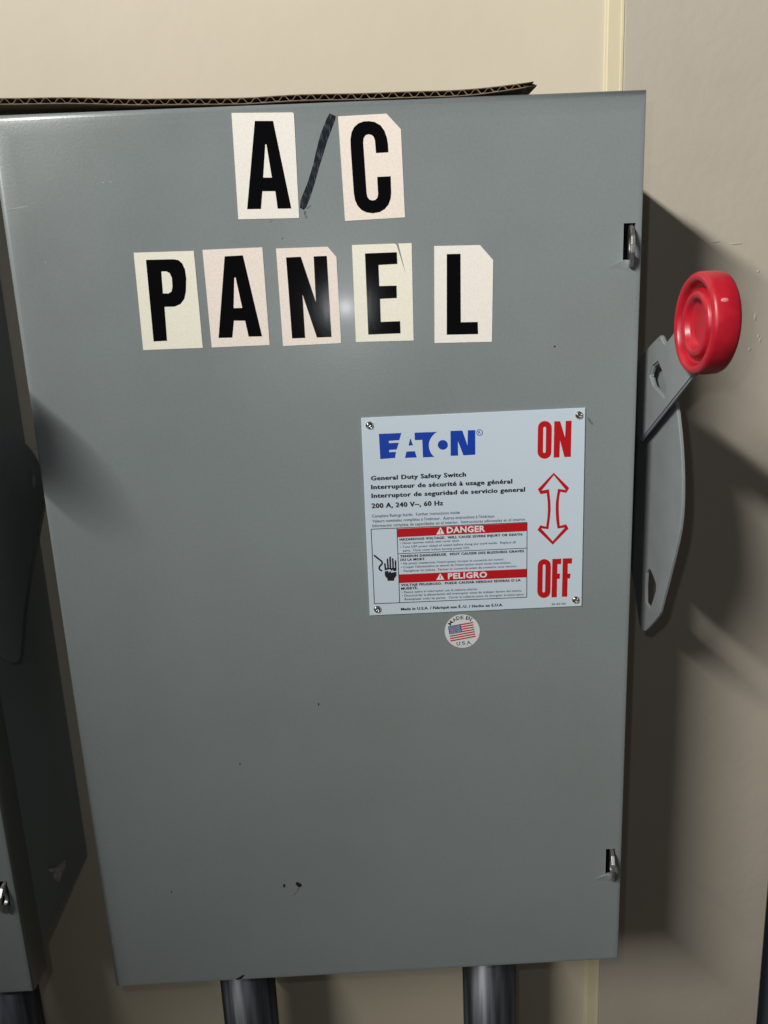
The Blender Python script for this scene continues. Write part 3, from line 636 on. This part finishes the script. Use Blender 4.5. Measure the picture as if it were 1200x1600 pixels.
sl = prints('marker_slash', [(SLASH, [])], M['marker'], -0.00008, box1)
sl['label'] = 'hand drawn dark marker slash between A and C'
prints('marker_smear', [(SLASH_SMEAR, [])], M['smear'], -0.00008, box1)
for kind, pts in MARKS:
    nm = {'dark': 'paint_chip', 'rust': 'rust_stain', 'pale': 'scratch', 'smudge': 'smudge'}[kind]
    prints(nm, [(pts, [])], M[kind], -0.00007, box1)

# ------------------------------------------------------------------ conduits under the boxes
G = 'steel conduits under the boxes'
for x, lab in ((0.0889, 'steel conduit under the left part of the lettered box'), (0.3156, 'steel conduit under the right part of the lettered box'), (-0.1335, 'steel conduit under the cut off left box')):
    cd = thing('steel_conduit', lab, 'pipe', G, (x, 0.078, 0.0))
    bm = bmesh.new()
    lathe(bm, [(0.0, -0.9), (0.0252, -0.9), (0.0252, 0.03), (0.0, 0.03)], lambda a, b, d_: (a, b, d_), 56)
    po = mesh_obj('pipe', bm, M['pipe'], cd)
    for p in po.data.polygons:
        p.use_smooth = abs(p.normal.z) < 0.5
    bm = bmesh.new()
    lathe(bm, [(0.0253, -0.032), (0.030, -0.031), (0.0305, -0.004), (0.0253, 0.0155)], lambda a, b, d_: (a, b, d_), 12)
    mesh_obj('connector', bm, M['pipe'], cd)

# ------------------------------------------------------------------ cardboard on top
cb = thing('cardboard_sheet', 'torn piece of dark corrugated cardboard lying on top of the lettered box', 'cardboard', None, (0, 0, H))
XA, XB = -0.075, 0.3395


def fy(x):      # front edge, just behind the front of the box
    return 0.0018 + 0.0006 * math.sin(x * 90)


def lift(x):    # the right end is crushed and curls up
    t = max(0, (x - 0.285) / 0.05)
    q = max(0, (0.165 - x) / 0.185)      # the left end stands clear of the steel
    return 0.0006 + 0.0062 * q ** 1.15 + 0.0026 * t * t + 0.0004 * math.sin(x * 40)


def thick(x):
    t = max(0, (x - 0.30) / 0.036)
    return 0.0033 * (1 - 0.25 * t)


def ribbon(bm, pts_fn, n, yb, dense=None):
    prev = None
    for i in range(n + 1):
        x, z = pts_fn(i / n)
        y0 = fy(x)
        a = bm.verts.new((x, y0, z))
        b = bm.verts.new((x, y0 + 0.0012, z))
        c = bm.verts.new((x, yb, z))
        if prev:
            bm.faces.new((prev[0], a, b, prev[1])).smooth = True
            fc = bm.faces.new((prev[1], b, c, prev[2]))
            fc.smooth = True
            fc.material_index = 1
        prev = (a, b, c)


def sheet(name, fn, th, n):
    bm = bmesh.new()
    ribbon(bm, fn, n, 0.12)
    o = mesh_obj(name, bm, [M['flute'], M['kraft']], cb)
    md = o.modifiers.new('paper', 'SOLIDIFY')
    md.thickness = th
    md.offset = 0
    return o


sheet('bottom_liner', lambda t: (XA + (XB - 0.003 - XA) * t, lift(XA + (XB - 0.003 - XA) * t)), 0.00045, 120)
sheet('top_liner', lambda t: (XA + (XB - XA) * t, lift(XA + (XB - XA) * t) + thick(XA + (XB - XA) * t)), 0.00045, 120)


def wave(t):
    x = XA + (XB - 0.008 - XA) * t
    ph = 2 * math.pi * x / 0.0086
    s = max(-1, min(1, 1.25 * math.sin(ph + 0.4 * math.sin(x * 61))))
    return x, lift(x) + thick(x) * (0.5 + 0.40 * s)


sheet('flute', wave, 0.00032, 760)
bm = bmesh.new()        # torn paper end
for k in range(5):
    z0 = lift(XB) + thick(XB) * (k / 4.4)
    x1 = XB + 0.0015 + 0.004 * random.random()
    y0 = fy(XB) + 0.001 * k
    vs_ = [bm.verts.new(p) for p in ((XB - 0.006, y0, z0 - 0.0004), (x1, y0 + 0.003, z0 + 0.0005), (x1 - 0.001, y0 + 0.02, z0 + 0.0008), (XB - 0.006, y0 + 0.03, z0))]
    bm.faces.new(vs_)
    b2 = [bm.verts.new((v.co.x, v.co.y, v.co.z + 0.0005)) for v in vs_]
    bm.faces.new(b2[::-1])
    for i in range(4):
        j = (i + 1) % 4
        bm.faces.new((vs_[i], vs_[j], b2[j], b2[i]))
bmesh.ops.recalc_face_normals(bm, faces=bm.faces)
mesh_obj('torn_end', bm, M['kraft'], cb)
